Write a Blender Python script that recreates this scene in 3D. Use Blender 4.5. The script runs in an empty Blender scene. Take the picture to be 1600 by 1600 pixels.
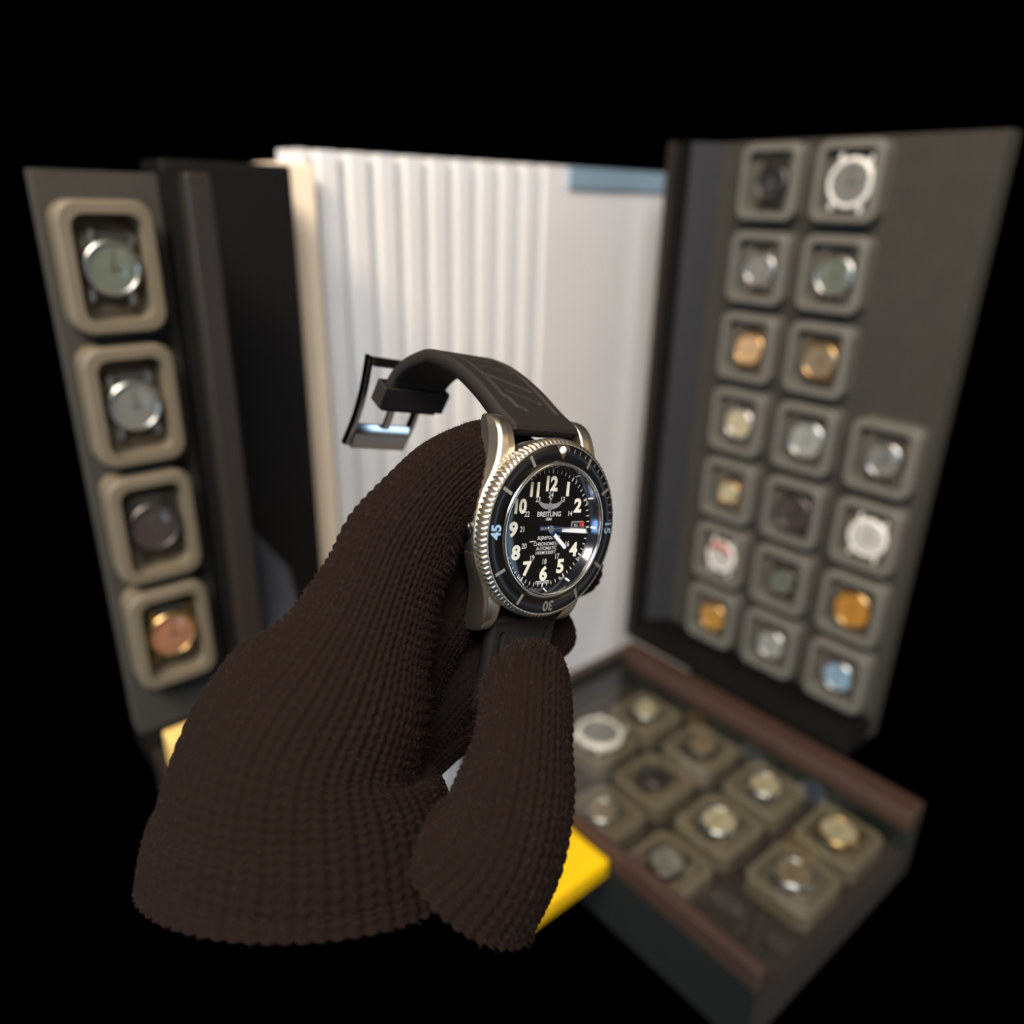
import bpy, math, random
import numpy as np
from mathutils import Vector, Matrix

random.seed(7)
S = bpy.context.scene
COL = S.collection
PI = math.pi

# ------------------------------------------------------------------ camera
EYE = np.array([0.0, 0.0, 1.30])
_p, _y, _r = math.radians(21.86), math.radians(40.5), math.radians(1.35)
_h = np.array([math.sin(_y), math.cos(_y), 0.0])
_R = np.array([math.cos(_y), -math.sin(_y), 0.0])
_Z = np.array([0.0, 0.0, 1.0])
FWD = math.cos(_p) * _h - math.sin(_p) * _Z
_U = math.sin(_p) * _h + math.cos(_p) * _Z
RGT = math.cos(_r) * _R + math.sin(_r) * _U
UPV = -math.sin(_r) * _R + math.cos(_r) * _U
FPX = 1195.0
cd = bpy.data.cameras.new('camera')
cam = bpy.data.objects.new('camera', cd)
COL.objects.link(cam)
m = Matrix.Identity(4)
for i in range(3):
    m[i][0], m[i][1], m[i][2], m[i][3] = RGT[i], UPV[i], -FWD[i], EYE[i]
cam.matrix_world = m
cd.sensor_width = 36
cd.lens = 36 * FPX / 1600
cd.clip_start = 0.01
cd.dof.use_dof = True
cd.dof.focus_distance = 0.184
cd.dof.aperture_fstop = 26.9 / 3.7
S.camera = cam

# ------------------------------------------------------------------ world, lights, exposure
w = bpy.data.worlds.new('world')
S.world = w
w.use_nodes = True
w.node_tree.nodes['Background'].inputs[0].default_value = (0, 0, 0, 1)
w.node_tree.nodes['Background'].inputs[1].default_value = 0


def area(name, loc, aim, size, power, color, size_y=None):
    l = bpy.data.lights.new(name, 'AREA')
    l.energy = power
    l.color = color
    l.size = size
    if size_y:
        l.shape = 'RECTANGLE'
        l.size_y = size_y
    o = bpy.data.objects.new(name, l)
    COL.objects.link(o)
    o.location = loc
    d = Vector(aim) - Vector(loc)
    o.rotation_euler = d.to_track_quat('-Z', 'Y').to_euler()
    return o


area('warm_ceiling_lamp', (-0.70, 0.05, 2.2), (0.2, 0.4, 1.2), 0.35, 16.0, (1.0, 0.76, 0.52))
area('side_window_light', (-1.45, 0.05, 1.32), (0.4, 0.4, 1.2), 0.55, 8.0, (0.42, 0.72, 1.0), 0.5)
area('rear_window_light', (1.5, -2.25, 0.85), (0.3, 0.4, 1.2), 0.7, 6.0, (0.5, 0.74, 1.0), 1.0)
area('overhead_fill_light', (-0.55, -0.55, 2.45), (0.35, 0.5, 1.05), 0.75, 34.0, (0.98, 0.97, 0.97))  # neutral fill added overhead, reaches the back wall behind the lid
area('lug_reflection_light', (1.95, -2.0, 2.5), (1.95, -2.35, 1.7), 0.35, 17.0, (1.0, 0.80, 0.58))  # added out of view: brightens the rear wall that the steel lugs mirror
S.view_settings.view_transform = 'Standard'
S.view_settings.look = 'None'
S.view_settings.gamma = 1
S.view_settings.use_curve_mapping = False
S.view_settings.exposure = 0.42

# ------------------------------------------------------------------ helpers


def at(px, py, mm):
    """pixel of the photograph and depth in mm along the view axis -> world point"""
    d = FWD + (px - 800) / FPX * RGT - (py - 800) / FPX * UPV
    return EYE + d * mm * 0.001


def srgb(r, g, b):
    def f(c):
        c /= 255.0
        return c / 12.92 if c <= 0.04045 else ((c + 0.055) / 1.055) ** 2.4
    return (f(r), f(g), f(b), 1)


def mat(name, rgb, rough=0.5, metal=0.0, spec=0.5, noise=0.0, nscale=40.0, bump=0.0, coat=0.0, sheen=0.0, detail=3):
    mt = bpy.data.materials.new(name)
    mt.use_nodes = True
    nt = mt.node_tree
    b = nt.nodes['Principled BSDF']
    c = srgb(*rgb)
    b.inputs['Base Color'].default_value = c
    b.inputs['Roughness'].default_value = rough
    b.inputs['Metallic'].default_value = metal
    b.inputs['Specular IOR Level'].default_value = spec
    b.inputs['Coat Weight'].default_value = coat
    b.inputs['Coat Roughness'].default_value = 0.05
    b.inputs['Sheen Weight'].default_value = sheen
    if noise or bump:
        tc = nt.nodes.new('ShaderNodeTexCoord')
        n = nt.nodes.new('ShaderNodeTexNoise')
        n.inputs['Scale'].default_value = nscale
        n.inputs['Detail'].default_value = detail
        nt.links.new(tc.outputs['Object'], n.inputs['Vector'])
        if noise:
            mx = nt.nodes.new('ShaderNodeMix')
            mx.data_type = 'RGBA'
            mx.inputs[6].default_value = tuple(v * (1 - noise) for v in c[:3]) + (1,)
            mx.inputs[7].default_value = tuple(min(1, v * (1 + noise)) for v in c[:3]) + (1,)
            nt.links.new(n.outputs['Fac'], mx.inputs[0])
            nt.links.new(mx.outputs[2], b.inputs['Base Color'])
        if bump:
            bp = nt.nodes.new('ShaderNodeBump')
            bp.inputs['Strength'].default_value = 0.6
            bp.inputs['Distance'].default_value = bump
            nt.links.new(n.outputs['Fac'], bp.inputs['Height'])
            nt.links.new(bp.outputs['Normal'], b.inputs['Normal'])
    return mt


def glass_mat(name, tint=(1, 1, 1), refl=1.0):
    """thin clear glass: transmits straight through, mirrors by Fresnel"""
    mt = bpy.data.materials.new(name)
    mt.use_nodes = True
    nt = mt.node_tree
    nt.nodes.clear()
    out = nt.nodes.new('ShaderNodeOutputMaterial')
    mx = nt.nodes.new('ShaderNodeMixShader')
    t = nt.nodes.new('ShaderNodeBsdfTransparent')
    t.inputs[0].default_value = (*tint, 1)
    g = nt.nodes.new('ShaderNodeBsdfGlossy')
    g.inputs['Roughness'].default_value = 0.02
    g.inputs[0].default_value = (refl, refl, refl, 1)
    fr = nt.nodes.new('ShaderNodeFresnel')
    ge = nt.nodes.new('ShaderNodeNewGeometry')
    ior = nt.nodes.new('ShaderNodeMapRange')      # the index is inverted on back faces of a thin pane
    ior.inputs[3].default_value = 1.45
    ior.inputs[4].default_value = 1 / 1.45
    nt.links.new(ge.outputs['Backfacing'], ior.inputs[0])
    nt.links.new(ior.outputs[0], fr.inputs[0])
    nt.links.new(fr.outputs[0], mx.inputs[0])
    nt.links.new(t.outputs[0], mx.inputs[1])
    nt.links.new(g.outputs[0], mx.inputs[2])
    nt.links.new(mx.outputs[0], out.inputs[0])
    return mt


def tag(o, label=None, cat=None, group=None, kind=None):
    if label:
        o['label'] = label
    if cat:
        o['category'] = cat
    if group:
        o['group'] = group
    if kind:
        o['kind'] = kind
    return o


def empty(name, loc=(0, 0, 0), rot=None, parent=None):
    o = bpy.data.objects.new(name, None)
    o.empty_display_size = 0.01
    COL.objects.link(o)
    o.location = loc
    if rot is not None:
        o.rotation_euler = rot
    if parent:
        o.parent = parent
    return o


class MB:
    """collects geometry, build() links it as one mesh object"""

    def __init__(s):
        s.v, s.f, s.sm = [], [], []

    def add(s, vs, fs, smooth=False):
        b = len(s.v)
        s.v += [tuple(map(float, v)) for v in vs]
        s.f += [tuple(b + i for i in f) for f in fs]
        s.sm += [smooth] * len(fs)
        return s

    def box(s, x0, x1, y0, y1, z0, z1):
        return s.add([(x, y, z) for x in (x0, x1) for y in (y0, y1) for z in (z0, z1)],
                     [(0, 1, 3, 2), (4, 6, 7, 5), (0, 4, 5, 1), (2, 3, 7, 6), (0, 2, 6, 4), (1, 5, 7, 3)])

    def grid(s, P, cu=False, cv=False, smooth=True, flip=False):
        P = np.asarray(P, float)
        nu, nv = P.shape[:2]
        fs = []
        for i in range(nu if cu else nu - 1):
            for j in range(nv if cv else nv - 1):
                q = (i * nv + j, ((i + 1) % nu) * nv + j, ((i + 1) % nu) * nv + (j + 1) % nv, i * nv + (j + 1) % nv)
                fs.append(q[::-1] if flip else q)
        return s.add(P.reshape(-1, 3), fs, smooth)

    def poly(s, pts, z0, z1, T=None, smooth=False):
        """prism of a 2D outline, z0..z1"""
        n = len(pts)
        vs = [(x, y, z0) for x, y in pts] + [(x, y, z1) for x, y in pts]
        if T is not None:
            vs = [T(v) for v in vs]
        fs = [tuple(range(n))[::-1], tuple(range(n, 2 * n))] + [(i, (i + 1) % n, n + (i + 1) % n, n + i) for i in range(n)]
        return s.add(vs, fs, smooth)

    def revolve(s, prof, n=96, mod=None, smooth=True, close=False):
        """profile [(r, z)] around z"""
        P = []
        for k, (r, z) in enumerate(prof):
            row = []
            for i in range(n):
                a = 2 * PI * i / n
                rr = r if mod is None else r + mod(k, a)
                row.append((rr * math.sin(a), rr * math.cos(a), z))
            P.append(row)
        return s.grid(P, cu=close, cv=True, smooth=smooth, flip=False)

    def build(s, name, material, parent=None, scale=1.0, loc=None, bevel=0.0, sub=0):
        me = bpy.data.meshes.new(name)
        me.from_pydata([tuple(c * scale for c in v) for v in s.v], [], s.f)
        me.polygons.foreach_set('use_smooth', s.sm)
        me.materials.append(material)
        me.update()
        import bmesh
        bm = bmesh.new()
        bm.from_mesh(me)
        bmesh.ops.recalc_face_normals(bm, faces=bm.faces)
        bm.to_mesh(me)
        bm.free()
        o = bpy.data.objects.new(name, me)
        COL.objects.link(o)
        if parent:
            o.parent = parent
        if loc is not None:
            o.location = loc
        if bevel:
            b = o.modifiers.new('bevel', 'BEVEL')
            b.width = bevel
            b.segments = 3
            b.limit_method = 'ANGLE'
        if sub:
            q = o.modifiers.new('sub', 'SUBSURF')
            q.levels = q.render_levels = sub
        return o


def catmull(pts, n):
    pts = np.asarray(pts, float)
    ext = np.vstack([2 * pts[0] - pts[1], pts, 2 * pts[-1] - pts[-2]])
    out = []
    for t in np.linspace(0, len(pts) - 1, n):
        i = min(int(t), len(pts) - 2)
        f = t - i
        p0, p1, p2, p3 = ext[i:i + 4]
        out.append(.5 * ((2 * p1) + (-p0 + p2) * f + (2 * p0 - 5 * p1 + 4 * p2 - p3) * f * f + (-p0 + 3 * p1 - 3 * p2 + p3) * f ** 3))
    return np.array(out)


def rrect(w, h, r, n=5):
    pts = []
    for cx, cy, a0 in ((w / 2 - r, h / 2 - r, 0), (-w / 2 + r, h / 2 - r, PI / 2), (-w / 2 + r, -h / 2 + r, PI), (w / 2 - r, -h / 2 + r, 1.5 * PI)):
        for k in range(n + 1):
            a = a0 + k * PI / 2 / n
            pts.append((cx + r * math.cos(a), cy + r * math.sin(a)))
    return pts


def disc_pts(r, n=40, cx=0, cy=0):
    return [(cx + r * math.cos(2 * PI * i / n), cy + r * math.sin(2 * PI * i / n)) for i in range(n)]


# ------------------------------------------------------------------ materials
WHITE_WALL = mat('white_wall_paint', (222, 222, 223), 0.75, noise=0.04, nscale=12)
CREAM = mat('cream_painted_wood', (250, 232, 206), 0.55, noise=0.03, nscale=10)
BLUE_STRIP = mat('blue_grey_strip', (136, 160, 178), 0.5, noise=0.05, nscale=8)
DARKBROWN = mat('blackened_walnut', (36, 29, 24), 0.45, noise=0.2, nscale=60)
BROWN = mat('dark_walnut_lip', (68, 50, 43), 0.45, noise=0.2, nscale=60)
BLACK_WOOD = mat('black_lacquer', (13, 12, 11), 0.6, noise=0.2, nscale=30, spec=0.2)
LINER = mat('dark_blue_grey_liner', (42, 43, 46), 0.7, noise=0.12, nscale=50)
BED = mat('charcoal_felt_bed', (52, 49, 43), 0.95, noise=0.15, nscale=80, bump=0.0004)
BASEBED = mat('brown_black_felt_bed', (36, 30, 24), 0.95, noise=0.15, nscale=80, bump=0.0004)
GREEN_WALL = mat('green_black_liner', (30, 34, 32), 0.5, noise=0.15, nscale=30)
GREY_RIM = mat('grey_tray_rim', (102, 100, 92), 0.55, noise=0.08, nscale=60)
GREY_FLOOR = mat('taupe_tray_cushion', (90, 82, 72), 0.9, noise=0.15, nscale=70, bump=0.0005)
TAN_RIM = mat('tan_tray_rim', (104, 95, 78), 0.6, noise=0.1, nscale=60)
TAN_FLOOR = mat('tan_tray_cushion', (94, 84, 67), 0.9, noise=0.15, nscale=70, bump=0.0005)
STRAPDARK = mat('dark_leather', (38, 34, 28), 0.6, noise=0.2, nscale=90)
STEEL = mat('polished_steel', (205, 203, 198), 0.18, metal=1.0)
BRUSHED = mat('brushed_steel', (214, 205, 190), 0.36, metal=1.0, noise=0.05, nscale=900)
DARKSTEEL = mat('shaded_satin_steel', (150, 152, 156), 0.3, metal=1.0)
YELLOW = mat('bright_yellow_plastic', (255, 205, 0), 0.45, noise=0.03, nscale=30)
GLASS = glass_mat('clear_glass')
GLASS_CASE = glass_mat('case_glass', (0.97, 0.98, 0.97))
ROOM = mat('room_wall_paint', (170, 158, 138), 0.8, noise=0.04, nscale=5)
CEIL = mat('room_ceiling_paint', (190, 186, 178), 0.85, noise=0.03, nscale=5)

EX, EY, EZ = EYE


def struct(name, mb, material, **k):
    o = mb.build(name, material, **k)
    o['kind'] = 'structure'
    return o


# ------------------------------------------------------------------ room
# rear part of the room: what the steel and the glass mirror
struct('wall_rear', MB().box(-1.6, 3.6, -2.35, -2.3, 0, 2.6), ROOM)
struct('wall_left', MB().box(-1.65, -1.6, -2.35, 0.0, 0, 2.6), ROOM)
struct('floor', MB().box(-1.65, 3.6, -2.35, -0.05, 0, 0.02), mat('room_floor', (120, 112, 104), 0.5, noise=.1, nscale=6))
struct('ceiling', MB().box(-1.65, 3.6, -2.35, 0.1, 2.6, 2.65), CEIL)

# ribbed white wall behind the cases: profile of grooves, one mesh
WY = 0.60
gx = [0.3009 + k * 0.0266 for k in range(10)]


def groove(x):
    d = 0.0
    for g in gx:
        t = (x - g) / 0.0054
        if abs(t) < 1:
            d = max(d, (1 + math.cos(PI * t)) * 0.5 * 0.018)
    return d


xs = np.linspace(0.285, 0.585, 361)
P = [[(x, WY + groove(x), z) for z in (0.62, 1.3365)] for x in xs]
wb = MB().grid(P)
wb.box(0.285, 0.585, WY + 0.0135, WY + 0.03, 0.62, 1.3365)
wb.box(0.585, 0.90, WY, WY + 0.03, 0.62, 1.3365)
struct('wall_back', wb, WHITE_WALL)
struct('trim_1', MB().box(0.262, 0.2935, WY - 0.016, WY + 0.03, 0.72, 1.326), CREAM, bevel=0.002)
struct('top_strip', MB().box(0.575, 0.90, WY - 0.004, WY + 0.0, 1.317, 1.3365), BLUE_STRIP)  # blue-grey band along the top of the wall, right end

# ------------------------------------------------------------------ display trays and watches
tray_protos = {}


def proto_tray(kind):
    """square tray lying in its xy plane, opening towards +z, with rim and cushion"""
    rimm, flo = (GREY_RIM, GREY_FLOOR) if kind == 'grey' else (TAN_RIM, TAN_FLOOR)
    t = empty('watch_tray')
    W_, H_ = {'grey': (0.060, 0.065), 'tan': (0.060, 0.062), 'slim': (0.048, 0.068)}[kind]
    o_, i_ = rrect(W_, H_, 0.010), rrect(W_ - 0.013, H_ - 0.013, 0.007)
    dp = -0.014 if kind != 'tan' else -0.007
    b_ = rrect(W_ - 0.0155, H_ - 0.0155, 0.006)
    o2 = rrect(W_ - 0.003, H_ - 0.003, 0.009)
    rings = [[(x, y, -0.018) for x, y in o_], [(x, y, -0.0015) for x, y in o_], [(x, y, 0) for x, y in o2],
             [(x, y, 0) for x, y in i_], [(x, y, dp) for x, y in b_]]
    r = MB().grid(rings, cv=True, smooth=False)
    r.build('tray_rim', rimm, t)
    n = 9
    G = []
    for i in range(n):
        row = []
        for j in range(n):
            u, v = (i / (n - 1) - .5), (j / (n - 1) - .5)
            zz = dp + 0.001 + 0.006 * max(0, math.cos(PI * u)) ** .5 * max(0, math.cos(PI * v)) ** .5
            row.append((u * (W_ - 0.0155), v * (H_ - 0.0155), zz))
        G.append(row)
    MB().grid(G).build('cushion', flo, t)
    return t


def proto_watch(cr, case_m, dial_m, ring=False):
    """small wrist watch, head on top of a cushion, in its xy plane"""
    t = empty('wristwatch')
    c = MB().revolve([(0.001, -0.006), (cr, -0.006), (cr, -0.001), (cr * .93, 0.001), (cr * .84, 0.0012), (cr * .8, 0.0)], 40)
    for sx in (-1, 1):
        for sy in (-1, 1):
            x0, y0 = sx * cr * .58, sy * cr * .8
            c.box(min(x0, x0 + sx * .0025), max(x0, x0 + sx * .0025), min(y0, y0 + sy * .006), max(y0, y0 + sy * .006), -0.005, -0.001)
    c.build('watch_case', case_m, t)
    MB().poly(disc_pts(cr * .82), -0.001, 0.0002).build('dial', dial_m, t)
    h = MB()
    h.box(-.0004, .0004, -.002, cr * .62, .0004, .0007)
    h.box(-.002, cr * .42, -.0004, .0004, .0004, .0007)
    h.build('watch_hands', STEEL, t)
    st = MB()
    for sy in (-1, 1):
        st = MB()
        P = []
        for k in range(7):
            a = k / 6
            y = sy * (cr * .95 + a * (0.0235 - cr * .95))
            z = -0.0025 - 0.008 * a * a
            wd = cr * .52 - .0006 * a
            P.append([(-wd, y, z - .002), (-wd, y, z), (wd, y, z), (wd, y, z - .002)])
        st.grid(P, cv=True, smooth=False)
        st.build('strap', STRAPDARK, t)
    gl = MB().revolve([(0.0002, 0.0030), (cr * .3, 0.0028), (cr * .6, 0.0022), (cr * .8, 0.0011)], 32)
    gl.build('watch_glass', GLASS, t)
    return t


def copy_tree(o, parent=None):
    c = o.copy()
    COL.objects.link(c)
    c.parent = parent
    for ch in list(o.children):
        copy_tree(ch, c)
    return c


def place(root, loc, rot, spin=0.0):
    root.rotation_mode = 'XYZ'
    M = Matrix.Translation(Vector(loc)) @ rot.to_4x4() @ Matrix.Rotation(spin, 4, 'Z')
    root.matrix_world = M


def col_m(name, rgb, metal=0.0, rough=0.4):
    return mat(name, rgb, rough, metal=metal, noise=0.06, nscale=200)


GOLD = col_m('gold_metal', (190, 158, 108), 1.0, 0.3)
SILV = col_m('silver_metal', (190, 190, 186), 1.0, 0.3)
GUN = col_m('gunmetal', (96, 92, 88), 1.0, 0.4)
WHITEC = col_m('white_ceramic', (236, 232, 224), 0.0, 0.3)
D = {
    'grey': col_m('grey_dial', (112, 112, 107)),
    'pale': col_m('pale_grey_dial', (142, 144, 137)),
    'peach': col_m('peach_dial', (185, 148, 110)),
    'cream': col_m('cream_dial', (177, 166, 134)),
    'white': col_m('white_dial', (185, 182, 176)),
    'dark': col_m('dark_plum_dial', (59, 51, 49)),
    'gold': col_m('gold_dial', (171, 126, 57)),
    'amber': col_m('amber_dial', (170, 118, 46)),
    'blue': col_m('blue_highlight_dial', (128, 156, 177)),  # blue-white highlight put into the dial colour
    'black': col_m('black_dial', (32, 30, 28)),
    'green': col_m('grey_green_dial', (96, 102, 89)),
    'tan': col_m('tan_dial', (120, 105, 83)),
    'copper': col_m('copper_dial', (156, 108, 80)),
}
RED = col_m('red_enamel', (168, 40, 32))

tp = {'grey': proto_tray('grey'), 'tan': proto_tray('tan'), 'slim': proto_tray('slim')}
used_tray = set()
wp = {}


def tray_at(kind, loc, rot, label, group):
    t = tp[kind] if kind not in used_tray else copy_tree(tp[kind])
    used_tray.add(kind)
    place(t, loc, rot)
    tag(t, label, 'tray', group)
    return t


def watch_at(key, loc, rot, label, group, spin=0.0):
    cr, cm, dm = key
    k = (cr, cm.name, dm)
    if k in wp:
        t = copy_tree(wp[k])
    else:
        t = proto_watch(cr, cm, D[dm])
        wp[k] = t
    place(t, loc, rot, spin)
    tag(t, label, 'watch', group)
    return t


# right lid: trays face -X (towards the room), 'up' of a tray is +Z
ROT_LID = Matrix(((0, 0, -1), (-1, 0, 0), (0, 1, 0)))       # x->-Y, y->+Z, z->-X
ROT_LEFT = Matrix(((1, 0, 0), (0, 0, -1), (0, 1, 0)))       # x->+X, y->+Z, z->-Y
ROT_BASE = Matrix(((0, -1, 0), (1, 0, 0), (0, 0, 1)))       # lying flat, y->-X

LX = 0.663
BY, BZ, PT = 0.4309, 0.0244, 0.075
ordr = ['top', 'second', 'third', 'fourth', 'fifth', 'sixth', 'bottom']
colr = ['column beside the white wall', 'middle column', 'outermost column']
lid_watch = {
    (0, 0): ((0.0165, GUN, 'black'), 'black dial watch with a bright glint'),
    (1, 0): ((0.0205, WHITEC, 'grey'), 'watch with wide white bezel ring and grey dial'),
    (0, 1): ((0.0165, SILV, 'grey'), 'silver watch with grey dial on dark strap'),
    (1, 1): ((0.0185, SILV, 'green'), 'large round watch with grey-green dial'),
    (0, 2): ((0.0165, GOLD, 'peach'), 'gold watch with peach dial'),
    (1, 2): ((0.0175, GOLD, 'tan'), 'gold cased watch with tan dial'),
    (0, 3): ((0.0165, SILV, 'cream'), 'silver watch with cream dial and blue glint'),
    (1, 3): ((0.0185, SILV, 'pale'), 'silver watch with pale grey dial'),
    (0, 4): ((0.0130, GOLD, 'cream'), 'small watch with cream dial'),
    (1, 4): ((0.0195, GUN, 'dark'), 'wide dark plum watch'),
    (2, 3): ((0.0165, SILV, 'grey'), 'silver watch with grey dial at the outer side'),
    (2, 4): ((0.0185, WHITEC, 'white'), 'white watch with white dial'),
    (0, 5): ((0.0175, WHITEC, 'white'), 'white dial watch with red top edge'),
    (1, 5): ((0.0150, GUN, 'green'), 'dark watch with grey-green dial'),
    (2, 5): ((0.0195, GOLD, 'amber'), 'gold watch with amber dial'),
    (0, 6): ((0.0175, GOLD, 'gold'), 'gold watch with gold dial'),
    (1, 6): ((0.0165, SILV, 'pale'), 'silver watch with pale dial and bluish glint'),
    (2, 6): ((0.0165, SILV, 'blue'), 'silver watch, blue highlight painted into its dial'),
}
for (i, j), (key, desc) in lid_watch.items():
    cy, cz = BY - i * PT, EZ + BZ - j * PT
    rw = ordr[j]
    tray_at('grey', (LX, cy, cz), ROT_LID,
            'grey square tray in right upright case, %s of the %s' % (rw, colr[i]), 'grey trays in the upright case on the right')
    t = watch_at(key, (LX + 0.004, cy - 0.002, cz - 0.001), ROT_LID,
                 '%s, %s in %s' % (desc, rw, colr[i]), 'watches in the upright case on the right', random.uniform(-.12, .12))
    if (i, j) == (0, 5):
        MB().poly([(0.0165 * math.cos(a), 0.0165 * math.sin(a)) for a in np.linspace(.5, 2.6, 14)] +
                  [(0.011 * math.cos(a), 0.011 * math.sin(a)) for a in np.linspace(2.6, .5, 14)], 0.0012, 0.0024).build('bezel_arc', RED, t)

# flat base
DX0, DY0, DZ = 0.5706, 0.4339, EZ - 0.515
base_watch = {
    (0, 0): ((0.0150, SILV, 'cream'), 'watch with cream dial'),
    (1, 0): ((0.0165, GUN, 'tan'), 'watch with tan dial'),
    (2, 0): ((0.0165, SILV, 'cream'), 'watch with round cream dial and steel case'),
    (3, 0): ((0.0185, GOLD, 'cream'), 'gold watch with cream dial'),
    (0, 1): ((0.0250, WHITEC, 'grey'), 'thick white ring-shaped watch with grey centre'),
    (1, 1): ((0.0150, GUN, 'black'), 'black dial watch with a blue glint'),
    (2, 1): ((0.0175, SILV, 'cream'), 'steel watch with cream dial and lower glint'),
    (3, 1): ((0.0165, SILV, 'tan'), 'watch with tan dial and steel case'),
    (1, 2): ((0.0150, SILV, 'tan'), 'small steel watch with tan dial'),
    (2, 2): ((0.0165, GUN, 'grey'), 'watch with grey dial'),
}
sid = ['row beside the lid', 'middle row', 'outer row']
frm = ['farthest', 'second', 'third', 'nearest']
for (i, j), (key, desc) in base_watch.items():
    cx, cy = DX0 - j * 0.0735, DY0 - i * 0.075
    tray_at('tan', (cx, cy, DZ), ROT_BASE,
            'tan square tray in flat case, %s of the %s' % (frm[i], sid[j]), 'tan trays in the flat case')
    dz = 0.010 if (i, j) == (0, 1) else 0.004
    watch_at(key, (cx, cy, DZ + dz), ROT_BASE,
             '%s, %s in flat case %s' % (desc, frm[i], sid[j]), 'watches in the flat case', random.uniform(-.2, .2))

# left case
LYY = 0.46
left_watch = {0: ((0.0150, SILV, 'green'), 'watch with grey-green dial'), 1: ((0.0150, SILV, 'grey'), 'watch with grey dial'),
              2: ((0.0160, GUN, 'dark'), 'dark plum dial watch'), 3: ((0.0160, GOLD, 'copper'), 'gold watch with copper dial')}
for k, (key, desc) in left_watch.items():
    cx, cz = 0.112, EZ - 0.036 - 0.075 * k
    tray_at('slim', (cx, LYY, cz), ROT_LEFT, 'tan tray in left upright case, %s' % ['topmost', 'second from the top', 'third from the top', 'lowest'][k],
            'trays in the left upright case')
    watch_at(key, (cx, LYY + 0.004, cz), ROT_LEFT, '%s in left upright case, %s' % (desc, ['topmost', 'second', 'third', 'lowest'][k]),
             'watches in the left upright case', random.uniform(-.2, .2))

# ------------------------------------------------------------------ the cases
case = empty('display_case', (0.62, 0.37, EZ - 0.57))
tag(case, 'open black display case with walnut edges, filled with square watch trays, right side', 'display case')


def part(name, mb, m_, parent, **k):
    o = mb.build(name, m_, None, **k)
    o.parent = parent
    o.matrix_parent_inverse = Matrix.Translation(-parent.location)
    return o


ly0, ly1, lz0, lz1 = 0.2435, 0.531, EZ - 0.487, EZ + 0.060
lf = 0.640
part('lid_back_panel', MB().box(0.681, 0.70, ly0, ly1, lz0, lz1), BED, case)
part('lid_edge', MB().box(lf, lf + .010, ly1 - .009, ly1, lz0, lz1), DARKBROWN, case, bevel=0.001)
fr = MB()
fr.box(lf + .010, 0.70, ly1 - .004, ly1, lz0, lz1)
fr.box(lf, 0.681, ly0, ly1 - .009, lz0, lz0 + .024)
fr.box(lf + .004, lf + .012, ly1 - .020, ly1 - .009, lz0 + .024, lz1)
part('lid_frame', fr, BLACK_WOOD, case)
ln = MB()
ln.add([(lf + .012, ly1 - .018, lz0 + .024), (0.681, ly1 - .036, lz0 + .024), (0.681, ly1 - .036, lz1), (lf + .012, ly1 - .018, lz1),
        (lf + .012, ly1 - .006, lz0 + .024), (0.681, ly1 - .006, lz0 + .024), (0.681, ly1 - .006, lz1), (lf + .012, ly1 - .006, lz1)],
       [(0, 1, 2, 3), (4, 7, 6, 5), (0, 3, 7, 4), (1, 5, 6, 2), (0, 4, 5, 1), (3, 2, 6, 7)])
part('lid_side_liner', ln, LINER, case)
# base
bx0, bx1, by0, by1 = 0.378, 0.639, 0.168, 0.516
bzt = EZ - 0.489
rim = MB()
rim.box(bx0, bx1, by1 - .010, by1, bzt - .02, bzt)
rim.box(bx0, bx0 + .010, by0, by1 - .010, bzt - .02, bzt)
rim.box(bx1 - .026, bx1, by0, by1 - .010, bzt - .02, bzt)
part('base_edge', rim, BROWN, case, bevel=0.0015)
bw = MB()
bw.box(bx0, bx1, by1 - .008, by1, EZ - .57, bzt - .02)
bw.box(bx0, bx0 + .008, by0, by1 - .008, EZ - .57, bzt - .02)
bw.box(bx1 - .024, bx1, by0, by1 - .008, EZ - .57, bzt - .02)
part('base_frame', bw, GREEN_WALL, case)
part('base_bed', MB().box(bx0 + .008, bx1 - .024, by0, by1 - .008, EZ - .57, EZ - .532), BASEBED, case)
part('base_liner', MB().box(bx0 + .010, bx1 - .026, by1 - .0125, by1 - .0102, EZ - .532, bzt - .001), GREEN_WALL, case)
part('glass_pane', MB().box(bx0 + .010, bx1 - .026, by0, by1 - .0130, EZ - .500, EZ - .498), GLASS_CASE, case)

# left upright case and its neighbour
lc = empty('display_case', (0.10, 0.46, EZ - 0.34))
tag(lc, 'upright display case with tan watch trays and walnut edge, cropped at left of picture', 'display case')
part('back_panel', MB().box(0.085, 0.147, 0.478, 0.495, EZ - .335, EZ + .012), BED, lc)
l_ = MB().box(0.143, 0.156, 0.425, 0.437, EZ - .35, EZ + .012)
part('case_edge', l_, DARKBROWN, lc, bevel=0.0015)
l_ = MB().box(0.145, 0.158, 0.437, 0.495, EZ - .35, EZ + .012)
l_.box(0.085, 0.145, 0.437, 0.495, EZ - .35, EZ - .335)
part('case_frame', l_, BLACK_WOOD, lc)

o = MB().box(0.165, 0.252, 0.535, 0.575, 0.82, EZ + .022).build('cabinet_panel', BLACK_WOOD, bevel=0.003)
tag(o, 'tall black cabinet panel between the left watch case and the cream trim', 'cabinet')
REFLECTION_GREY = mat('grey_reflection', (66, 68, 76), 0.85, noise=0.1, nscale=60)  # grey of the reflection seen on the black panel


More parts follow.
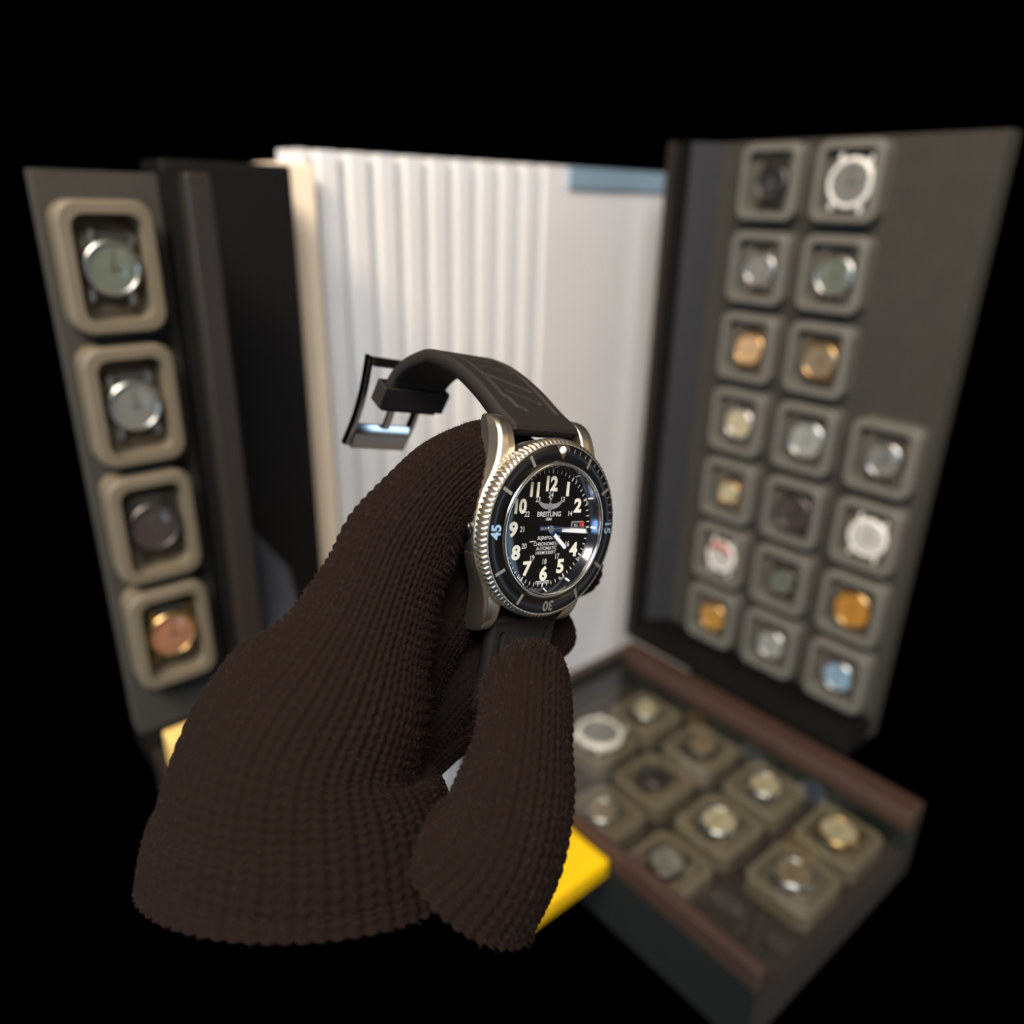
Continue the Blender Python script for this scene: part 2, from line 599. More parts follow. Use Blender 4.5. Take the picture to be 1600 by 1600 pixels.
# ------------------------------------------------------------------ grey reflection shape and yellow things
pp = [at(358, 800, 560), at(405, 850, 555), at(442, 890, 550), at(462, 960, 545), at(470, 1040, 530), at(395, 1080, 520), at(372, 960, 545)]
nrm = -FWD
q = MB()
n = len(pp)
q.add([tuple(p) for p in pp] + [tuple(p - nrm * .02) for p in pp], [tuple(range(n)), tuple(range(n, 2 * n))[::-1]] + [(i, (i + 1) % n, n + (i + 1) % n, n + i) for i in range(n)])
o = q.build('reflection_shape', REFLECTION_GREY, bevel=0.006)  # added shape standing in for a grey reflection on the black panel
tag(o, 'slate grey shape standing in for a reflection on the black cabinet panel', 'reflection')

o = MB().box(0.29, 0.3765, 0.306, 0.43, EZ - .515, EZ - .497).build('yellow_box', YELLOW, bevel=0.003)
tag(o, 'bright yellow box beside the flat watch case, behind the thumb', 'box')

part('base_ledge', MB().box(0.082, 0.158, 0.395, 0.437, EZ - .352, EZ - .320), DARKBROWN, lc, bevel=.001)
o = MB().box(0.086, 0.104, 0.400, 0.418, EZ - .3195, EZ - .296).build('small_box', mat('cream_yellow_card', (236, 196, 118), .5, noise=.05, nscale=20), bevel=.0015)
tag(o, 'small cream-yellow box at the left edge, partly behind the glove', 'box')

# ------------------------------------------------------------------ THE WRISTWATCH (built in mm, own frame: x to 3, y to 12, z out of the dial)
MM = 0.001
rx, ry, rz_ = (0.9755, -0.0141, -0.2197), (0.2193, 0.1501, 0.9641), (0.0194, -0.9886, 0.1495)
WM = Matrix(((rx[0], ry[0], rz_[0]), (rx[1], ry[1], rz_[1]), (rx[2], ry[2], rz_[2])))
WT = Vector((0.11925, 0.12359, EZ - 0.07322))
watch = empty('wristwatch', WT)
watch.rotation_euler = WM.to_euler()
tag(watch, 'steel diver wristwatch with black dial and black rubber strap held in gloved hand', 'watch')

LUME = mat('cream_lume', (246, 242, 222), 0.5)
PRINT = mat('white_print', (225, 226, 226), 0.5)
SILVER = mat('applied_silver', (178, 170, 168), 0.35, metal=0.6)
INSERT = mat('black_bezel_insert', (16, 14, 14), 0.32, coat=0.1, spec=.35, noise=0.05, nscale=400)
BZMARK = mat('bezel_mark_grey', (150, 142, 132), 0.35, metal=0.5)
BZNUM = mat('bezel_numeral_blue_reflection', (176, 204, 226), 0.3, metal=0.5)  # reflected blue light put into the numeral colour
DIALM = mat('black_dial_lacquer', (3, 3, 5), 0.6, spec=0.1)
REHAUT = mat('dark_blue_inner_ring', (96, 104, 122), 0.16, metal=1.0)
RUBBER = mat('black_rubber', (30, 26, 24), 0.7, spec=0.3, noise=0.08, nscale=500, bump=0.00006)
HANDM = mat('dark_blue_hand', (56, 72, 112), 0.3, metal=0.7)
PEARL = mat('pearl_lume', (245, 244, 236), 0.25, coat=0.6)
REDP = mat('red_print', (196, 30, 26), 0.45)


def tx(mb, body, size, pos, rot=0.0, bold=0.02, z=0.0, shear=0.0, sx=1.0, th=0.06, space=1.0):
    cu = bpy.data.curves.new('t', 'FONT')
    cu.body = body
    cu.size = size
    cu.align_x = 'CENTER'
    cu.align_y = 'CENTER'
    cu.offset = bold * size
    cu.shear = shear
    cu.space_character = space
    cu.resolution_u = 3
    ob = bpy.data.objects.new('t', cu)
    COL.objects.link(ob)
    dg = bpy.context.evaluated_depsgraph_get()
    dg.update()
    me = bpy.data.meshes.new_from_object(ob.evaluated_get(dg))
    ca, sa = math.cos(rot), math.sin(rot)
    vs0 = [v.co.copy() for v in me.vertices]
    if vs0:
        cx = (max(v.x for v in vs0) + min(v.x for v in vs0)) / 2
        cy = (max(v.y for v in vs0) + min(v.y for v in vs0)) / 2
    vs = []
    for v in vs0:
        x, y = (v.x - cx) * sx, v.y - cy
        vs.append((pos[0] + x * ca - y * sa, pos[1] + x * sa + y * ca, z + th))
    mb.add(vs, [tuple(p.vertices) for p in me.polygons])
    bpy.data.objects.remove(ob)
    bpy.data.curves.remove(cu)
    bpy.data.meshes.remove(me)
    return mb


def wpart(name, mb, m_, parent=None, label=None, **k):
    o = mb.build(name, m_, parent or watch, scale=MM, **k)
    if label:
        o['label'] = label
    return o


# case middle with lugs
cs = MB().revolve([(0.1, -12.2), (15, -12.2), (18.5, -11.2), (21.0, -9.2), (21.55, -6.2), (21.3, -4.2), (20.6, -3.5), (15.0, -3.4)], 120)


def lug(sx, sy):
    P = []
    ys = [6, 9, 12, 15, 18, 20.5, 22.5, 24.2, 25.4, 26.2, 26.6]
    xo = [20.9, 20.0, 18.6, 17.4, 16.6, 16.2, 15.9, 15.7, 15.4, 15.0, 14.4]
    zt = [-3.7, -3.6, -3.5, -3.5, -3.8, -4.3, -5.0, -6.1, -7.4, -9.0, -10.8]
    zb = [-9.2, -9.4, -9.8, -10.5, -11.4, -12.2, -12.9, -13.5, -13.9, -14.0, -13.4]
    tbl = catmull(list(zip(ys, xo, zt, zb)), 48)
    for y, x1, a, b in tbl:
        x0 = 11.3
        c = min(1.0, (x1 - x0) * .25)
        # cross-section: inner-top, top ... outer bevel ... outer-bottom, inner-bottom
        sec = [(x0, a - .35), (x0 + .35, a), ((x0 + x1) / 2, a + .08), (x1 - .75, a), (x1 - .1, a - .75), (x1 + .15, (a + b) / 2), (x1 - .3, b + .5), (x0 + .4, b), (x0, b + .4)]
        P.append([(sx * x, sy * y, z) for x, z in sec])
    cs.grid(P, cv=True, smooth=False)
    k = len(P[-1])
    cs.add(P[-1], [tuple(range(k))])


wpart('watch_case', cs, BRUSHED)
for sx in (-1, 1):
    for sy in (-1, 1):
        cs = MB()
        lug(sx, sy)
        o = wpart('lug', cs, BRUSHED, bevel=0.0002)
# helium valve on the 9 o'clock flank, crown on the 3 o'clock flank


def xcyl(mb, x0, x1, r, y=0, z=-7.0, n=28, ridge=0):
    P = []
    for x, rr in ((x0, r * .8), (x0 + (x1 - x0) * .15, r), (x1 - (x1 - x0) * .2, r), (x1, r * .75), (x1, 0.01)):
        P.append([(x, y + (rr + (ridge * math.cos(14 * 2 * PI * k / n * 1.0) if rr > r * .9 else 0)) * math.cos(2 * PI * k / n), z + rr * math.sin(2 * PI * k / n)) for k in range(n)])
    mb.grid(P, cv=True)
    return mb


wpart('helium_valve', xcyl(MB(), -21.0, -22.9, 2.3, y=-.2), mat('dark_satin_steel', (70, 68, 66), 0.25, metal=1.0))
wpart('crown', xcyl(MB(), 21.0, 26.0, 3.3, n=112, ridge=0.15), STEEL)

# rotating bezel
NT = 100
prof = [(20.75, 0.0), (21.1, 0.05), (21.5, -.15), (21.9, -.55), (22.15, -1.0), (22.25, -1.6), (22.3, -2.4), (22.2, -3.2), (21.6, -3.55), (20.4, -3.55)]
amp = [0, .06, .22, .6, .85, .95, .95, .85, .3, 0]


def kn(k, a):
    t = abs(math.sin(a * NT / 2))
    return -amp[k] * (1 - t ** .7) * 1.25


bez = MB().revolve(prof, NT * 10, kn)
bz = wpart('bezel', bez, BRUSHED, label='brushed steel bezel with notched edge')
ins = MB().revolve([(20.85, 0.02), (20.7, .12), (17.0, .55), (16.9, .1)], 160)
wpart('bezel_insert', ins, INSERT, bz, label='black bezel insert')


def zi(r):
    return .55 - (r - 17.0) / 3.7 * .43 + .03


def bar(mb, ang, r0, r1, w, zf=zi, w2=None):
    a = math.radians(ang)
    c, s_ = math.cos(a), math.sin(a)
    w2 = w if w2 is None else w2
    pts = []
    for r, ww in ((r0, -w), (r0, w), (r1, w2), (r1, -w2)):
        pts.append((r * s_ + ww * .5 * c, r * c - ww * .5 * s_, zf(r) + .02))
    mb.add(pts, [(0, 1, 2, 3)])


bm_ = MB()
for k in range(12):
    if k not in (0, 3, 6, 9):
        bar(bm_, k * 30, 17.6, 20.4, .8)
for k in range(1, 15):
    if k % 5:
        bar(bm_, k * 6, 19.3, 20.3, .3)
wpart('minute_bar', bm_, BZMARK, bz, label='raised minute bars around the insert')
for tval, ang in (('15', 90), ('30', 180), ('45', 270)):
    a = math.radians(ang)
    t_ = MB()
    tx(t_, tval, 3.55, (18.9 * math.sin(a), 18.9 * math.cos(a)), rot=-a, bold=.03, z=0)
    t_.v = [(x, y, zi(math.hypot(x, y)) + .03) for x, y, z in t_.v]
    wpart('bezel_numeral', t_, BZNUM if tval != '30' else BZMARK, bz)
tri = MB()
a_ = [(-2.2, 20.6), (2.2, 20.6), (0, 17.2)]
tri.add([(x, y, zi(math.hypot(x, y)) + .03) for x, y in a_], [(0, 2, 1)])
wpart('marker_triangle', tri, STEEL, bz)
pe = MB().revolve([(0.01, .75), (.5, .68), (.85, .45), (1.0, .1)], 24)
pe.v = [(x, y + 19.5, z + .25) for x, y, z in pe.v]
wpart('pearl', pe, PEARL, bz, label='white luminous pearl')

# crystal ring, inner ring, dial
wpart('crystal_ring', MB().revolve([(17.0, .3), (16.8, .75), (16.3, .95), (15.9, .8), (15.75, .4), (15.75, -.2)], 160), STEEL)
ih = wpart('inner_ring', MB().revolve([(15.75, -.2), (15.7, -.3), (14.75, -2.25), (14.7, -2.4)], 160), REHAUT, label='sloping dark blue inner minute ring')
dial = wpart('dial', MB().poly(disc_pts(15.3, 120), -2.9, -2.35), DIALM, label='black dial')
DZm = -2.35
for h in range(1, 13):
    if h == 3:
        continue
    a = math.radians(h * 30)
    t_ = MB()
    r = 11.3 if h not in (10, 11, 12) else 11.1
    tx(t_, str(h), 4.7 if h != 12 else 4.9, (r * math.sin(a), r * math.cos(a)), bold=.045, z=DZm, sx=.98 if h > 9 else 1.12, space=.92)
    wpart('hour_numeral', t_, LUME, dial)
t_ = MB()
for h in range(1, 13):
    if h == 3:
        continue
    a = math.radians(h * 30)
    tx(t_, str(h + 12), 1.85, (8.5 * math.sin(a), (3.65 if h in (2, 10) else 8.3 * math.cos(a))), bold=.012, z=DZm, sx=.9)
wpart('inner_hour_scale', t_, PRINT, dial)
t_ = MB()
for k in range(60):
    if k % 5:
        bar(t_, k * 6, 13.7, 14.6, .22, lambda r: DZm + .03)
    else:
        bar(t_, k * 6, 13.6, 14.9, .4, lambda r: DZm + .03)
for k in range(-4, 5):
    x = k * .55
    if k:
        t_.box(x - .07, x + .07, -14.0, -13.3, DZm, DZm + .05)
t_.box(-2.3, 2.3, -13.35, -13.2, DZm, DZm + .05)
wpart('minute_track', t_, PRINT, dial)


def zr(r):
    return -.3 - (15.7 - r) / .95 * 1.95 + .06


t_ = MB()
for k in range(12):
    bar(t_, k * 30, 14.9, 15.5, .5, zr)
wpart('ring_marks', t_, LUME, ih)
t_ = MB()
for k in range(1, 12):
    if k in (3, 6, 9):
        continue
    a = math.radians(k * 30 + 4)
    tx(t_, str(k * 5), 1.5, (14.75 * math.sin(a), 14.75 * math.cos(a)), rot=0, bold=.01, z=DZm + .1, sx=.85)
wpart('minute_numerals', t_, PRINT, dial)
t_ = MB()
tx(t_, 'BREITLING', 1.72, (0, 3.55), bold=.014, z=DZm, sx=1.0)
tx(t_, '1884', 1.1, (0, 2.3), bold=.005, z=DZm)
tx(t_, 'CHRONOMETRE', 1.22, (0.3, -3.85), bold=.006, z=DZm)
tx(t_, 'AUTOMATIC', 1.22, (0.2, -4.95), bold=.006, z=DZm)
tx(t_, '1000M/3300FT', 1.16, (0.1, -6.05), bold=.006, z=DZm)
tx(t_, 'superocean', 1.75, (.6, -2.55), bold=.008, z=DZm, shear=.35, sx=.95)
t_.box(-5.6, -3.6, -3.28, -3.05, DZm, DZm + .05)
wpart('dial_lettering', t_, PRINT, dial, label='white printed words')
# winged emblem with letter and anchor
wg = MB()
for sx in (-1, 1):
    up = [(0.4, 5.9), (2.0, 6.0), (3.4, 6.4), (4.9, 7.1)]
    lo = [(4.4, 6.1), (3.6, 5.3), (2.5, 4.6), (1.4, 4.3), (.4, 4.3)]
    wg.poly([(sx * x, y) for x, y in up + lo], DZm, DZm + .12)
    for k in range(3):
        x = 1.4 + .8 * k
        wg.poly([(sx * x, 4.75 + .1 * k), (sx * (x + .12), 4.75 + .1 * k), (sx * (x + .5), 5.6 + .15 * k), (sx * (x + .38), 5.6 + .15 * k)], DZm, DZm + .16)
ar = []
for k in range(17):
    a = PI + PI * k / 16
    ar.append((.75 * math.cos(a), 4.6 + .9 * math.sin(a)))
for k in range(17):
    a = 2 * PI - PI * k / 16
    ar.append((.5 * math.cos(a), 4.6 + .62 * math.sin(a)))
wg.poly(ar, DZm, DZm + .14)
wg.box(-.14, .14, 3.9, 7.4, DZm, DZm + .12)
wg.poly([(.42 * math.cos(a), 7.4 + .42 * math.sin(a)) for a in np.linspace(0, 2 * PI, 15)[:-1]], DZm, DZm + .15)
tx(wg, 'B', 2.1, (0, 5.5), bold=.05, z=DZm, th=.2)
wg.v = [(x * .88, y * .8 + 1.35, z) for x, y, z in wg.v]
wpart('winged_emblem', wg, SILVER, dial, label='silver winged anchor emblem')
# date window
dw = MB()
dw.poly([(p[0] + 10.4, p[1] + .35) for p in rrect(4.6, 2.5, .5)], DZm, DZm + .08)
wpart('date_window', dw, SILVER, dial)
dw = MB()
dw.poly([(p[0] + 10.2, p[1] + .35) for p in rrect(3.4, 1.8, .1)], DZm, DZm + .12)
wpart('date_disc', dw, mat('black_date_disc', (24, 22, 24), 0.5), dial)
dw = MB()
tx(dw, '31', 1.6, (9.6, .35), bold=.01, z=DZm + .1)
wpart('date_number', dw, PRINT, dial)
dw = MB()
dw.poly([(11.1, 1.4), (12.9, 1.4), (11.8, .35), (12.9, -.7), (11.1, -.7)], DZm, DZm + .15)
wpart('date_pointer', dw, REDP, dial)


def hand(ang, r0, r1, w, z, lume=None, tail=None):
    a = math.radians(ang)
    c, s_ = math.cos(a), math.sin(a)

    def T(v):
        x, y, zz = v
        return (x * c + y * s_, -x * s_ + y * c, zz)
    f = MB()
    f.poly([(-w * .35, r0), (w * .35, r0), (w * .5, r1 * .3), (w * .5, r1 - .8), (0, r1), (-w * .5, r1 - .8), (-w * .5, r1 * .3)], z, z + .15, T)
    l = MB()
    if lume:
        l.poly([(-w * .38, lume[0]), (w * .38, lume[0]), (w * .38, lume[1] - .4), (0, lume[1]), (-w * .38, lume[1] - .4)], z + .1, z + .22, T)
    return f, l


LU2 = mat('white_hand_lume', (252, 252, 250), 0.5)
for nm, args in (('hour_hand', (129, -1.0, 8.6, 1.35, DZm + .45, (2.6, 8.2))), ('minute_hand', (94, -3.6, 13.4, 1.45, DZm + .75, (4.2, 13.1)))):
    f, l = hand(*args)
    ho = wpart(nm, f, HANDM)
    wpart('lume', l, LU2, ho)
f, l = hand(88, -3.4, 13.2, .22, DZm + 1.05)
f.poly(disc_pts(.95, 24), DZm + .4, DZm + 1.3)
f.box(-3.6, -.6, -.15, .45, DZm + 1.05, DZm + 1.2)
wpart('second_hand', f, STEEL)
wpart('crystal', MB().revolve([(0.05, .93), (5, .928), (10, .92), (14, .90), (15.8, .86)], 96), GLASS, label='clear domed crystal')

# strap ------------------------------------------------------------------


def strap_mesh(prof, width, thick, grooves=(), ns=420, nx=97, holes=()):
    c = catmull(prof, ns)
    tg = np.gradient(c, axis=0)
    tg /= np.linalg.norm(tg, axis=1)[:, None]
    nr = np.stack([-tg[:, 1], tg[:, 0]], 1)    # outward side in (y,z)
    s = np.concatenate([[0], np.cumsum(np.linalg.norm(np.diff(c, axis=0), axis=1))])
    X = np.linspace(-1, 1, nx)
    HW = np.array([width(v / s[-1]) for v in s])
    SS = np.repeat(s[:, None], nx, 1)
    XX = HW[:, None] * X[None, :]
    Hh = np.zeros_like(SS)
    for g in grooves:
        dm = np.full_like(SS, 1e9)
        for a, b in zip(g[:-1], g[1:]):
            a, b = np.array(a, float), np.array(b, float)
            ab = b - a
            t = np.clip(((SS - a[0]) * ab[0] + (XX - a[1]) * ab[1]) / (ab @ ab), 0, 1)
            dm = np.minimum(dm, np.hypot(SS - a[0] - t * ab[0], XX - a[1] - t * ab[1]))
        Hh = np.minimum(Hh, -1.3 * np.clip(1 - (dm / .75) ** 3, 0, 1))
    e = 1 - np.abs(X)
    Hh += np.where(e < .08, -.5 * (1 - e / .08) ** 2, 0)[None, :]
    P = []
    for k in range(ns):
        th = thick(s[k] / s[-1])
        row = [(XX[k, i], *(c[k] + nr[k] * Hh[k, i])) for i in range(nx)]
        for x in X[::-1][::8]:
            row.append((x * HW[k] * .98, *(c[k] - nr[k] * th)))
        P.append(row)
    m_ = MB().grid(P, cv=True)
    L = len(P[0])
    m_.add(P[0], [tuple(range(L))])
    m_.add(P[-1], [tuple(range(L))])
    return m_, c, nr, s


PROF = [(22.0, -5.2), (25.3, -6.4), (28.6, -12.0), (33.8, -20.0), (38.0, -28.0), (41.0, -36.0), (42.6, -45.0), (41.6, -52.0), (39.5, -58.5), (36.0, -64.0), (31.0, -68.0), (26.0, -70.5)]
PROF[0] = (23.6, -5.6)
GROOVES = [
    [(7.5, 7.6), (42, 7.2)], [(14, -6.4), (38, -6.4)],
    [(14, -6.4), (12.5, -5.0), (9.5, -4.6), (8.0, -2.6)],
    [(16, -4.2), (11.5, 4.6)], [(24, -5.6), (17.0, 4.8)], [(30, -4.0), (27, 5.2)], [(36, -6.2), (34, 2.2)],
]
sm, c_, nr_, s_ = strap_mesh([p for p in PROF], lambda t: 10.9 - 1.2 * t, lambda t: 4.4 - 1.2 * t, GROOVES)
st = wpart('strap', sm, RUBBER, label='upper half of black rubber strap, curling over backwards')
# lower half: straight down, then back between thumb and finger
PROF2 = [(-23.6, -5.6), (-26, -6.6), (-33, -7.6), (-40, -9.2), (-48, -13), (-56, -20), (-62, -30)]
sm, *_ = strap_mesh(PROF2[::-1], lambda t: 9.2 + 1.7 * t, lambda t: 3.6, [[(24, -7), (44, -7.6)], [(24, 7), (44, 7.6)]], ns=220)
wpart('strap', sm, RUBBER, label='lower half of black rubber strap, pinched by the thumb')
# strap end loop near the buckle
lp = MB()
for zc0, zc1, dy in ((-64.6, -71.6, 0),):
    out = [(-12.4, 0), (-12.4, 5.6), (12.4, 5.6), (12.4, 0), (10.6, -1.4), (-10.6, -1.4)]
kf = 150
for kk, hw, t0, t1 in ((int(.918 * len(c_)), 11.6, 1.2, -4.6),):
    y, z = c_[kk]
    ny, nz = nr_[kk]
    ty, tz = -nz * 1.0, ny * 1.0
    L2 = 3.6
    P = []
    for sgn in (-1, 1):
        for (x, hh) in ((-hw, t0), (hw, t0), (hw, t1), (-hw, t1)):
            P.append((x, y + ny * hh + ty * L2 * sgn, z + nz * hh + tz * L2 * sgn))
    Pi = []
    for sgn in (-1, 1):
        for (x, hh) in ((-hw + .9, t0 - .9), (hw - .9, t0 - .9), (hw - .9, t1 + .9), (-hw + .9, t1 + .9)):
            Pi.append((x, y + ny * hh + ty * L2 * sgn, z + nz * hh + tz * L2 * sgn))
    fs = []
    for a in range(4):
        b = (a + 1) % 4
        fs += [(a, b, 4 + b, 4 + a), (8 + a, 12 + a, 12 + b, 8 + b), (a, 8 + a, 8 + b, b), (4 + a, 4 + b, 12 + b, 12 + a)]
    lp = MB().add(P + Pi, fs)
    if True:
        wpart('strap_loop', lp, RUBBER, bevel=0.0005)
# buckle: frame pivoting at the strap end
BUCK = mat('mirror_buckle_steel', (198, 200, 204), 0.12, metal=1.0)
A0, A1 = np.array([40.0, -74.0]), np.array([12.6, -85.2])
ax = (A1 - A0) / np.linalg.norm(A1 - A0)
an = np.array([-ax[1], ax[0]])
LB = np.linalg.norm(A1 - A0)


def bk(x, s, h):
    # slight outward bow
    bow = 2.2 * math.sin(PI * s / LB)
    p = A0 + ax * s + an * (h - bow)
    return (x, p[0], p[1])


bu = MB()


def bbar(x0, x1, s0, s1, h0, h1, n=8):
    P = []
    for k in range(n + 1):
        s = s0 + (s1 - s0) * k / n
        P.append([bk(x0, s, h0), bk(x1, s, h0), bk(x1, s, h1), bk(x0, s, h1)])
    bu.grid(P, cv=True, smooth=False)
    bu.add(P[0], [(0, 1, 2, 3)])
    bu.add(P[-1], [(3, 2, 1, 0)])


bbar(-11.2, -9.6, 0, LB, 0, 3.0)
bbar(9.6, 11.2, 0, LB, 0, 3.0)
P = []
for k in range(17):
    s = LB - 8.2 + 8.2 * k / 16
    hb = 2.2 * math.sin(PI / 2 * k / 16)
    P.append([bk(-9.6, s, .6 - hb), bk(9.6, s, .6 - hb), bk(9.6, s, 1.5), bk(-9.6, s, 1.5)])
PLATE = P
bbar(-9.6, 9.6, 0, 2.4, 0, 1.5)
bk_o = wpart('buckle', bu, BUCK, bevel=0.0003, label='mirror polished steel buckle frame')
pl = MB()
for a in range(4):
    pl.grid([[row[a], row[(a + 1) % 4]] for row in PLATE], smooth=True)
pl.add(PLATE[0], [(0, 1, 2, 3)])
pl.add(PLATE[-1], [(3, 2, 1, 0)])
wpart('buckle_bar', pl, BUCK, bk_o)
bu = MB()
bbar(-1.1, 1.1, 8, LB - 7.6, -.9, .3)
wpart('tongue', bu, BUCK, bk_o)

# ------------------------------------------------------------------ GLOVED HAND
KNIT = bpy.data.materials.new('dark_brown_knit')
KNIT.use_nodes = True
nt = KNIT.node_tree
b = nt.nodes['Principled BSDF']
b.inputs['Roughness'].default_value = 0.95
b.inputs['Specular IOR Level'].default_value = 0.12
b.inputs['Sheen Weight'].default_value = 0.035
b.inputs['Sheen Roughness'].default_value = 0.5
b.inputs['Sheen Tint'].default_value = srgb(120, 85, 70)
tc = nt.nodes.new('ShaderNodeTexCoord')
nz = nt.nodes.new('ShaderNodeTexNoise')
nz.inputs['Scale'].default_value = 2600
nz.inputs['Detail'].default_value = 4
nt.links.new(tc.outputs['Object'], nz.inputs['Vector'])
mx = nt.nodes.new('ShaderNodeMix')
mx.data_type = 'RGBA'
mx.inputs[6].default_value = srgb(7, 4, 3)
mx.inputs[7].default_value = srgb(30, 18, 13)
nt.links.new(nz.outputs['Fac'], mx.inputs[0])
nt.links.new(mx.outputs[2], b.inputs['Base Color'])
bp = nt.nodes.new('ShaderNodeBump')
bp.inputs['Strength'].default_value = 0.5
bp.inputs['Distance'].default_value = 0.0002
nt.links.new(nz.outputs['Fac'], bp.inputs['Height'])
nt.links.new(bp.outputs['Normal'], b.inputs['Normal'])

gv, gf = [], []
FUZZ = []
rng = np.random.default_rng(3)


def tube(ctrl, wales, stitch=1.5, per_w=8, per_s=5, cap0=False, amp=0.9, fuzz=90):
    """knitted tube along ctrl [(px, py, depth mm, half width mm, half thickness mm)]; rib and stitch relief is modelled"""
    global gv, gf
    C = np.array([list(at(p[0], p[1], p[2]) * 1000) + [p[3], p[4]] for p in ctrl])
    D_ = catmull(C, 800)
    seg = np.linalg.norm(np.diff(D_[:, :3], axis=0), axis=1)
    s = np.concatenate([[0], np.cumsum(seg)])
    L = s[-1]
    rend = (D_[-1, 3] + D_[-1, 4]) / 2
    Lt = L + rend * .0
    nring = max(20, int(L / stitch * per_s))
    ss = np.linspace(0, L, nring)
    # denser towards the rounded tip
    tip = L - rend * (1 - np.sin(np.linspace(0, PI / 2, 28)))
    ss = np.concatenate([ss[ss < L - rend], tip])
    Q = np.stack([np.interp(ss, s, D_[:, k]) for k in range(5)], 1)
    T = np.gradient(Q[:, :3], ss + np.arange(len(ss)) * 1e-9, axis=0)
    # smooth tangents
    T /= np.linalg.norm(T, axis=1)[:, None]
    side = np.cross(T[0], FWD)
    side /= np.linalg.norm(side)
    na = wales * per_w
    th = np.arange(na) / na * 2 * PI
    wu = np.arange(na) / per_w
    fu = wu % 1.0
    sx = np.abs(fu - .5) * 2
    b0 = len(gv)
    rows = []
    for k in range(len(ss)):
        t = T[k]
        side = side - t * np.dot(side, t)
        side /= np.linalg.norm(side)
        nn = np.cross(side, t)
        d = L - ss[k]
        f = 1.0 if d >= rend else math.sqrt(max(0.0, 1 - ((rend - d) / rend) ** 2))
        if cap0 and ss[k] < rend:
            f *= math.sqrt(max(0.0, 1 - ((rend - ss[k]) / rend) ** 2))
        v = ss[k] / stitch
        leg = np.sin(PI * np.clip(sx * .88 + .06, 0, 1)) ** .9 - .55 * np.clip((sx - .72) / .28, 0, 1)
        along = np.abs(np.sin(PI * (v + .75 * sx)))
        h = amp * (leg * (.22 + .78 * along) - .5) * min(1, f * 1.2)
        wx = (Q[k, 3] * f + h)
        wy = (Q[k, 4] * f + h)
        wob = .25 * math.sin(ss[k] * .33) * f
        pts = Q[k, None, :3] + np.outer(np.cos(th) * (wx + wob), side) + np.outer(np.sin(th) * wy, nn)
        rows.append(pts)
    rows = [np.repeat(Q[0, None, :3], na, 0)] + rows
    P = np.array(rows) * .001
    # loose wool fibres standing off the surface
    cen = Q[:, :3] * .001
    for _ in range(int(L * fuzz)):
        i = rng.integers(1, len(P) - 6)
        j = rng.integers(0, na)
        p = P[i, j]
        o_ = p - cen[i - 1]
        o_ /= np.linalg.norm(o_) + 1e-12
        if np.dot(o_, FWD) > .35:
            continue
        dr = o_ * .8 + rng.normal(0, .7, 3)
        dr /= np.linalg.norm(dr)
        ln_ = rng.uniform(.0003, .0011)
        sd = np.cross(dr, FWD)
        sd = sd / (np.linalg.norm(sd) + 1e-9) * 2.2e-5
        q1 = p + dr * ln_ * .5 + rng.normal(0, 1e-4, 3)
        q2 = p + dr * ln_ + rng.normal(0, 2.5e-4, 3)
        FUZZ.append((p - sd, p + sd, q1 + sd, q1 - sd, q2))
    return P


def grid_faces(nu, nv, b0):
    i = np.arange(nu - 1)[:, None]
    j = np.arange(nv)[None, :]
    a = b0 + i * nv + j
    b_ = b0 + i * nv + (j + 1) % nv
    c = b0 + (i + 1) * nv + (j + 1) % nv
    d = b0 + (i + 1) * nv + j
    return np.stack([a, b_, c, d], -1).reshape(-1, 4)


tubes = []
# hand back running into the index finger, which bends behind the watch
tubes.append(tube([
    (475, 1375, 172, 36, 26), (476, 1330, 172, 35, 25), (478, 1280, 171, 33.5, 24), (484, 1165, 170, 27, 21), (536, 1060, 171, 21.5, 17), (569, 988, 173, 16.3, 14.5),
    (600, 912, 175, 14.2, 13), (628, 848, 177, 13.0, 12), (676, 782, 181, 11.6, 11.4), (738, 730, 190, 10.7, 10.5),
    (778, 722, 200, 10, 10), (825, 760, 211, 9.8, 9.8), (862, 810, 216, 9.6, 9.4), (888, 880, 216, 9.2, 9.2), (893, 935, 214, 9, 9)], 33, stitch=1.9, amp=.9))
# knuckle of the middle finger
tubes.append(tube([(380, 1365, 178, 15, 14), (370, 1250, 179, 14, 13), (378, 1120, 180, 11.5, 11)], 22, stitch=1.9, amp=.8))
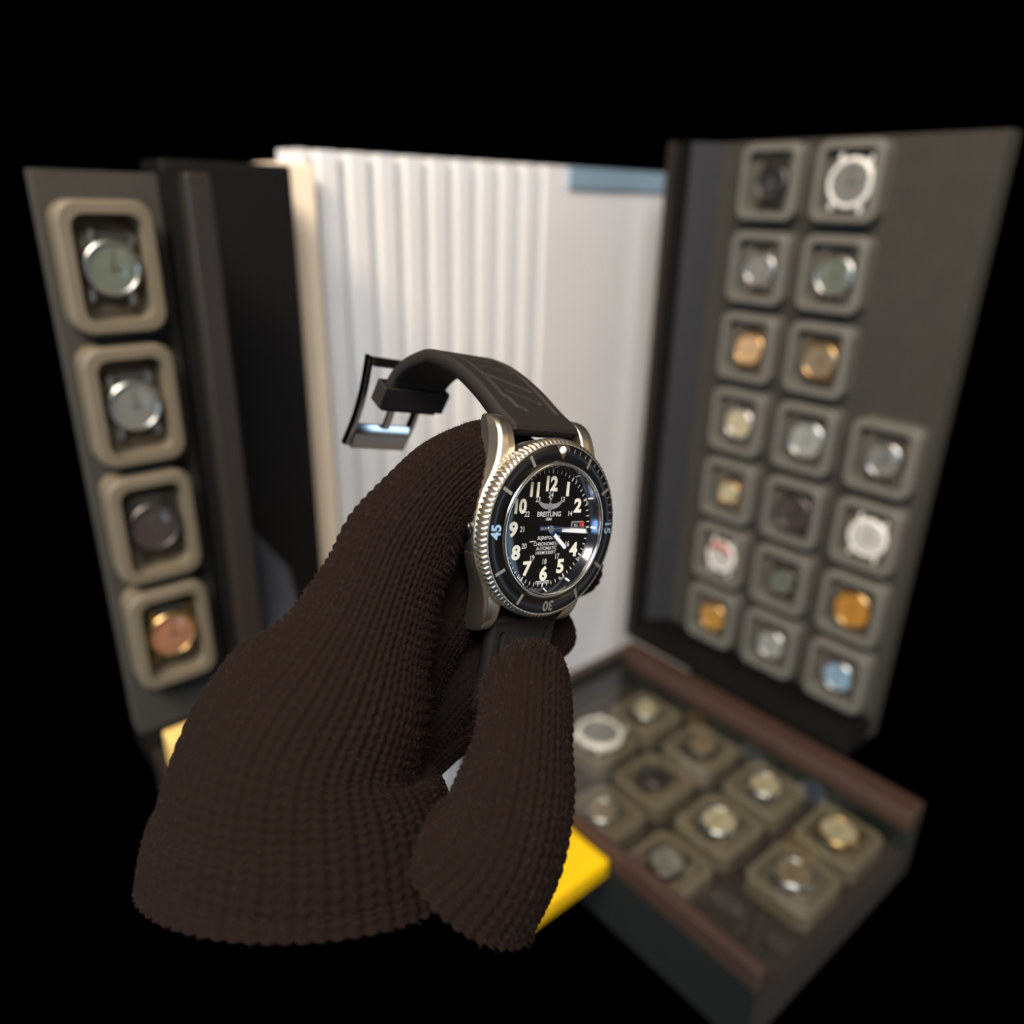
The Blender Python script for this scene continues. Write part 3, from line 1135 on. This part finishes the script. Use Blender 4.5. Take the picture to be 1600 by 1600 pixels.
# thumb
tubes.append(tube([
    (728, 1368, 166, 19, 15), (780, 1310, 163, 15, 13), (806, 1230, 164, 12.4, 12), (818, 1150, 167, 10.8, 11), (822, 1085, 172, 9.8, 10.2),
    (828, 1062, 179, 9.2, 9.4), (834, 1040, 188, 8.6, 8.8)], 20, stitch=1.8))
# middle finger
tubes.append(tube([
    (520, 1200, 184, 13, 12), (600, 1080, 189, 13, 12), (664, 960, 195, 13, 12), (722, 900, 206, 12, 11), (785, 925, 215, 10, 9.6), (845, 985, 217, 9, 9), (868, 1035, 214, 8.6, 8.6)], 22, per_w=6, per_s=4))
# ring finger
tubes.append(tube([
    (540, 1220, 190, 13, 12), (640, 1110, 198, 13, 12), (720, 1040, 206, 12.5, 11), (780, 1040, 216, 10, 10), (830, 1060, 221, 9, 9)], 20, per_w=6, per_s=4))
# little finger, folded behind the ring finger
tubes.append(tube([
    (540, 1260, 190, 12, 12), (620, 1180, 198, 11, 11), (690, 1128, 206, 10.6, 10.4), (750, 1105, 216, 10, 10), (820, 1110, 222, 9, 9)], 18, per_w=6, per_s=4))
vs, fs, b0 = [], [], 0
for P in tubes:
    nu, nv = P.shape[:2]
    vs.append(P.reshape(-1, 3))
    fs.append(grid_faces(nu, nv, b0))
    b0 += nu * nv
V = np.concatenate(vs)
F_ = np.concatenate(fs)
me = bpy.data.meshes.new('gloved_hand')
me.vertices.add(len(V))
me.vertices.foreach_set('co', V.ravel())
me.loops.add(F_.size)
me.loops.foreach_set('vertex_index', F_.ravel().astype('i4'))
me.polygons.add(len(F_))
me.polygons.foreach_set('loop_start', (np.arange(len(F_)) * 4).astype('i4'))
me.polygons.foreach_set('use_smooth', np.ones(len(F_), bool))
me.update(calc_edges=True)
me.validate()
me.materials.append(KNIT)
hand_o = bpy.data.objects.new('gloved_hand', me)
COL.objects.link(hand_o)
WOOL = mat('loose_wool', (62, 48, 41), 0.9, spec=.2)
fz = MB()
for t5 in FUZZ:
    fz.add(t5, [(0, 1, 2, 3), (3, 2, 4)])
fo = fz.build('wool_fuzz', WOOL, hand_o)
fo['kind'] = 'stuff'
tag(hand_o, 'hand in dark brown knitted glove pinching the strap of the wristwatch', 'hand')
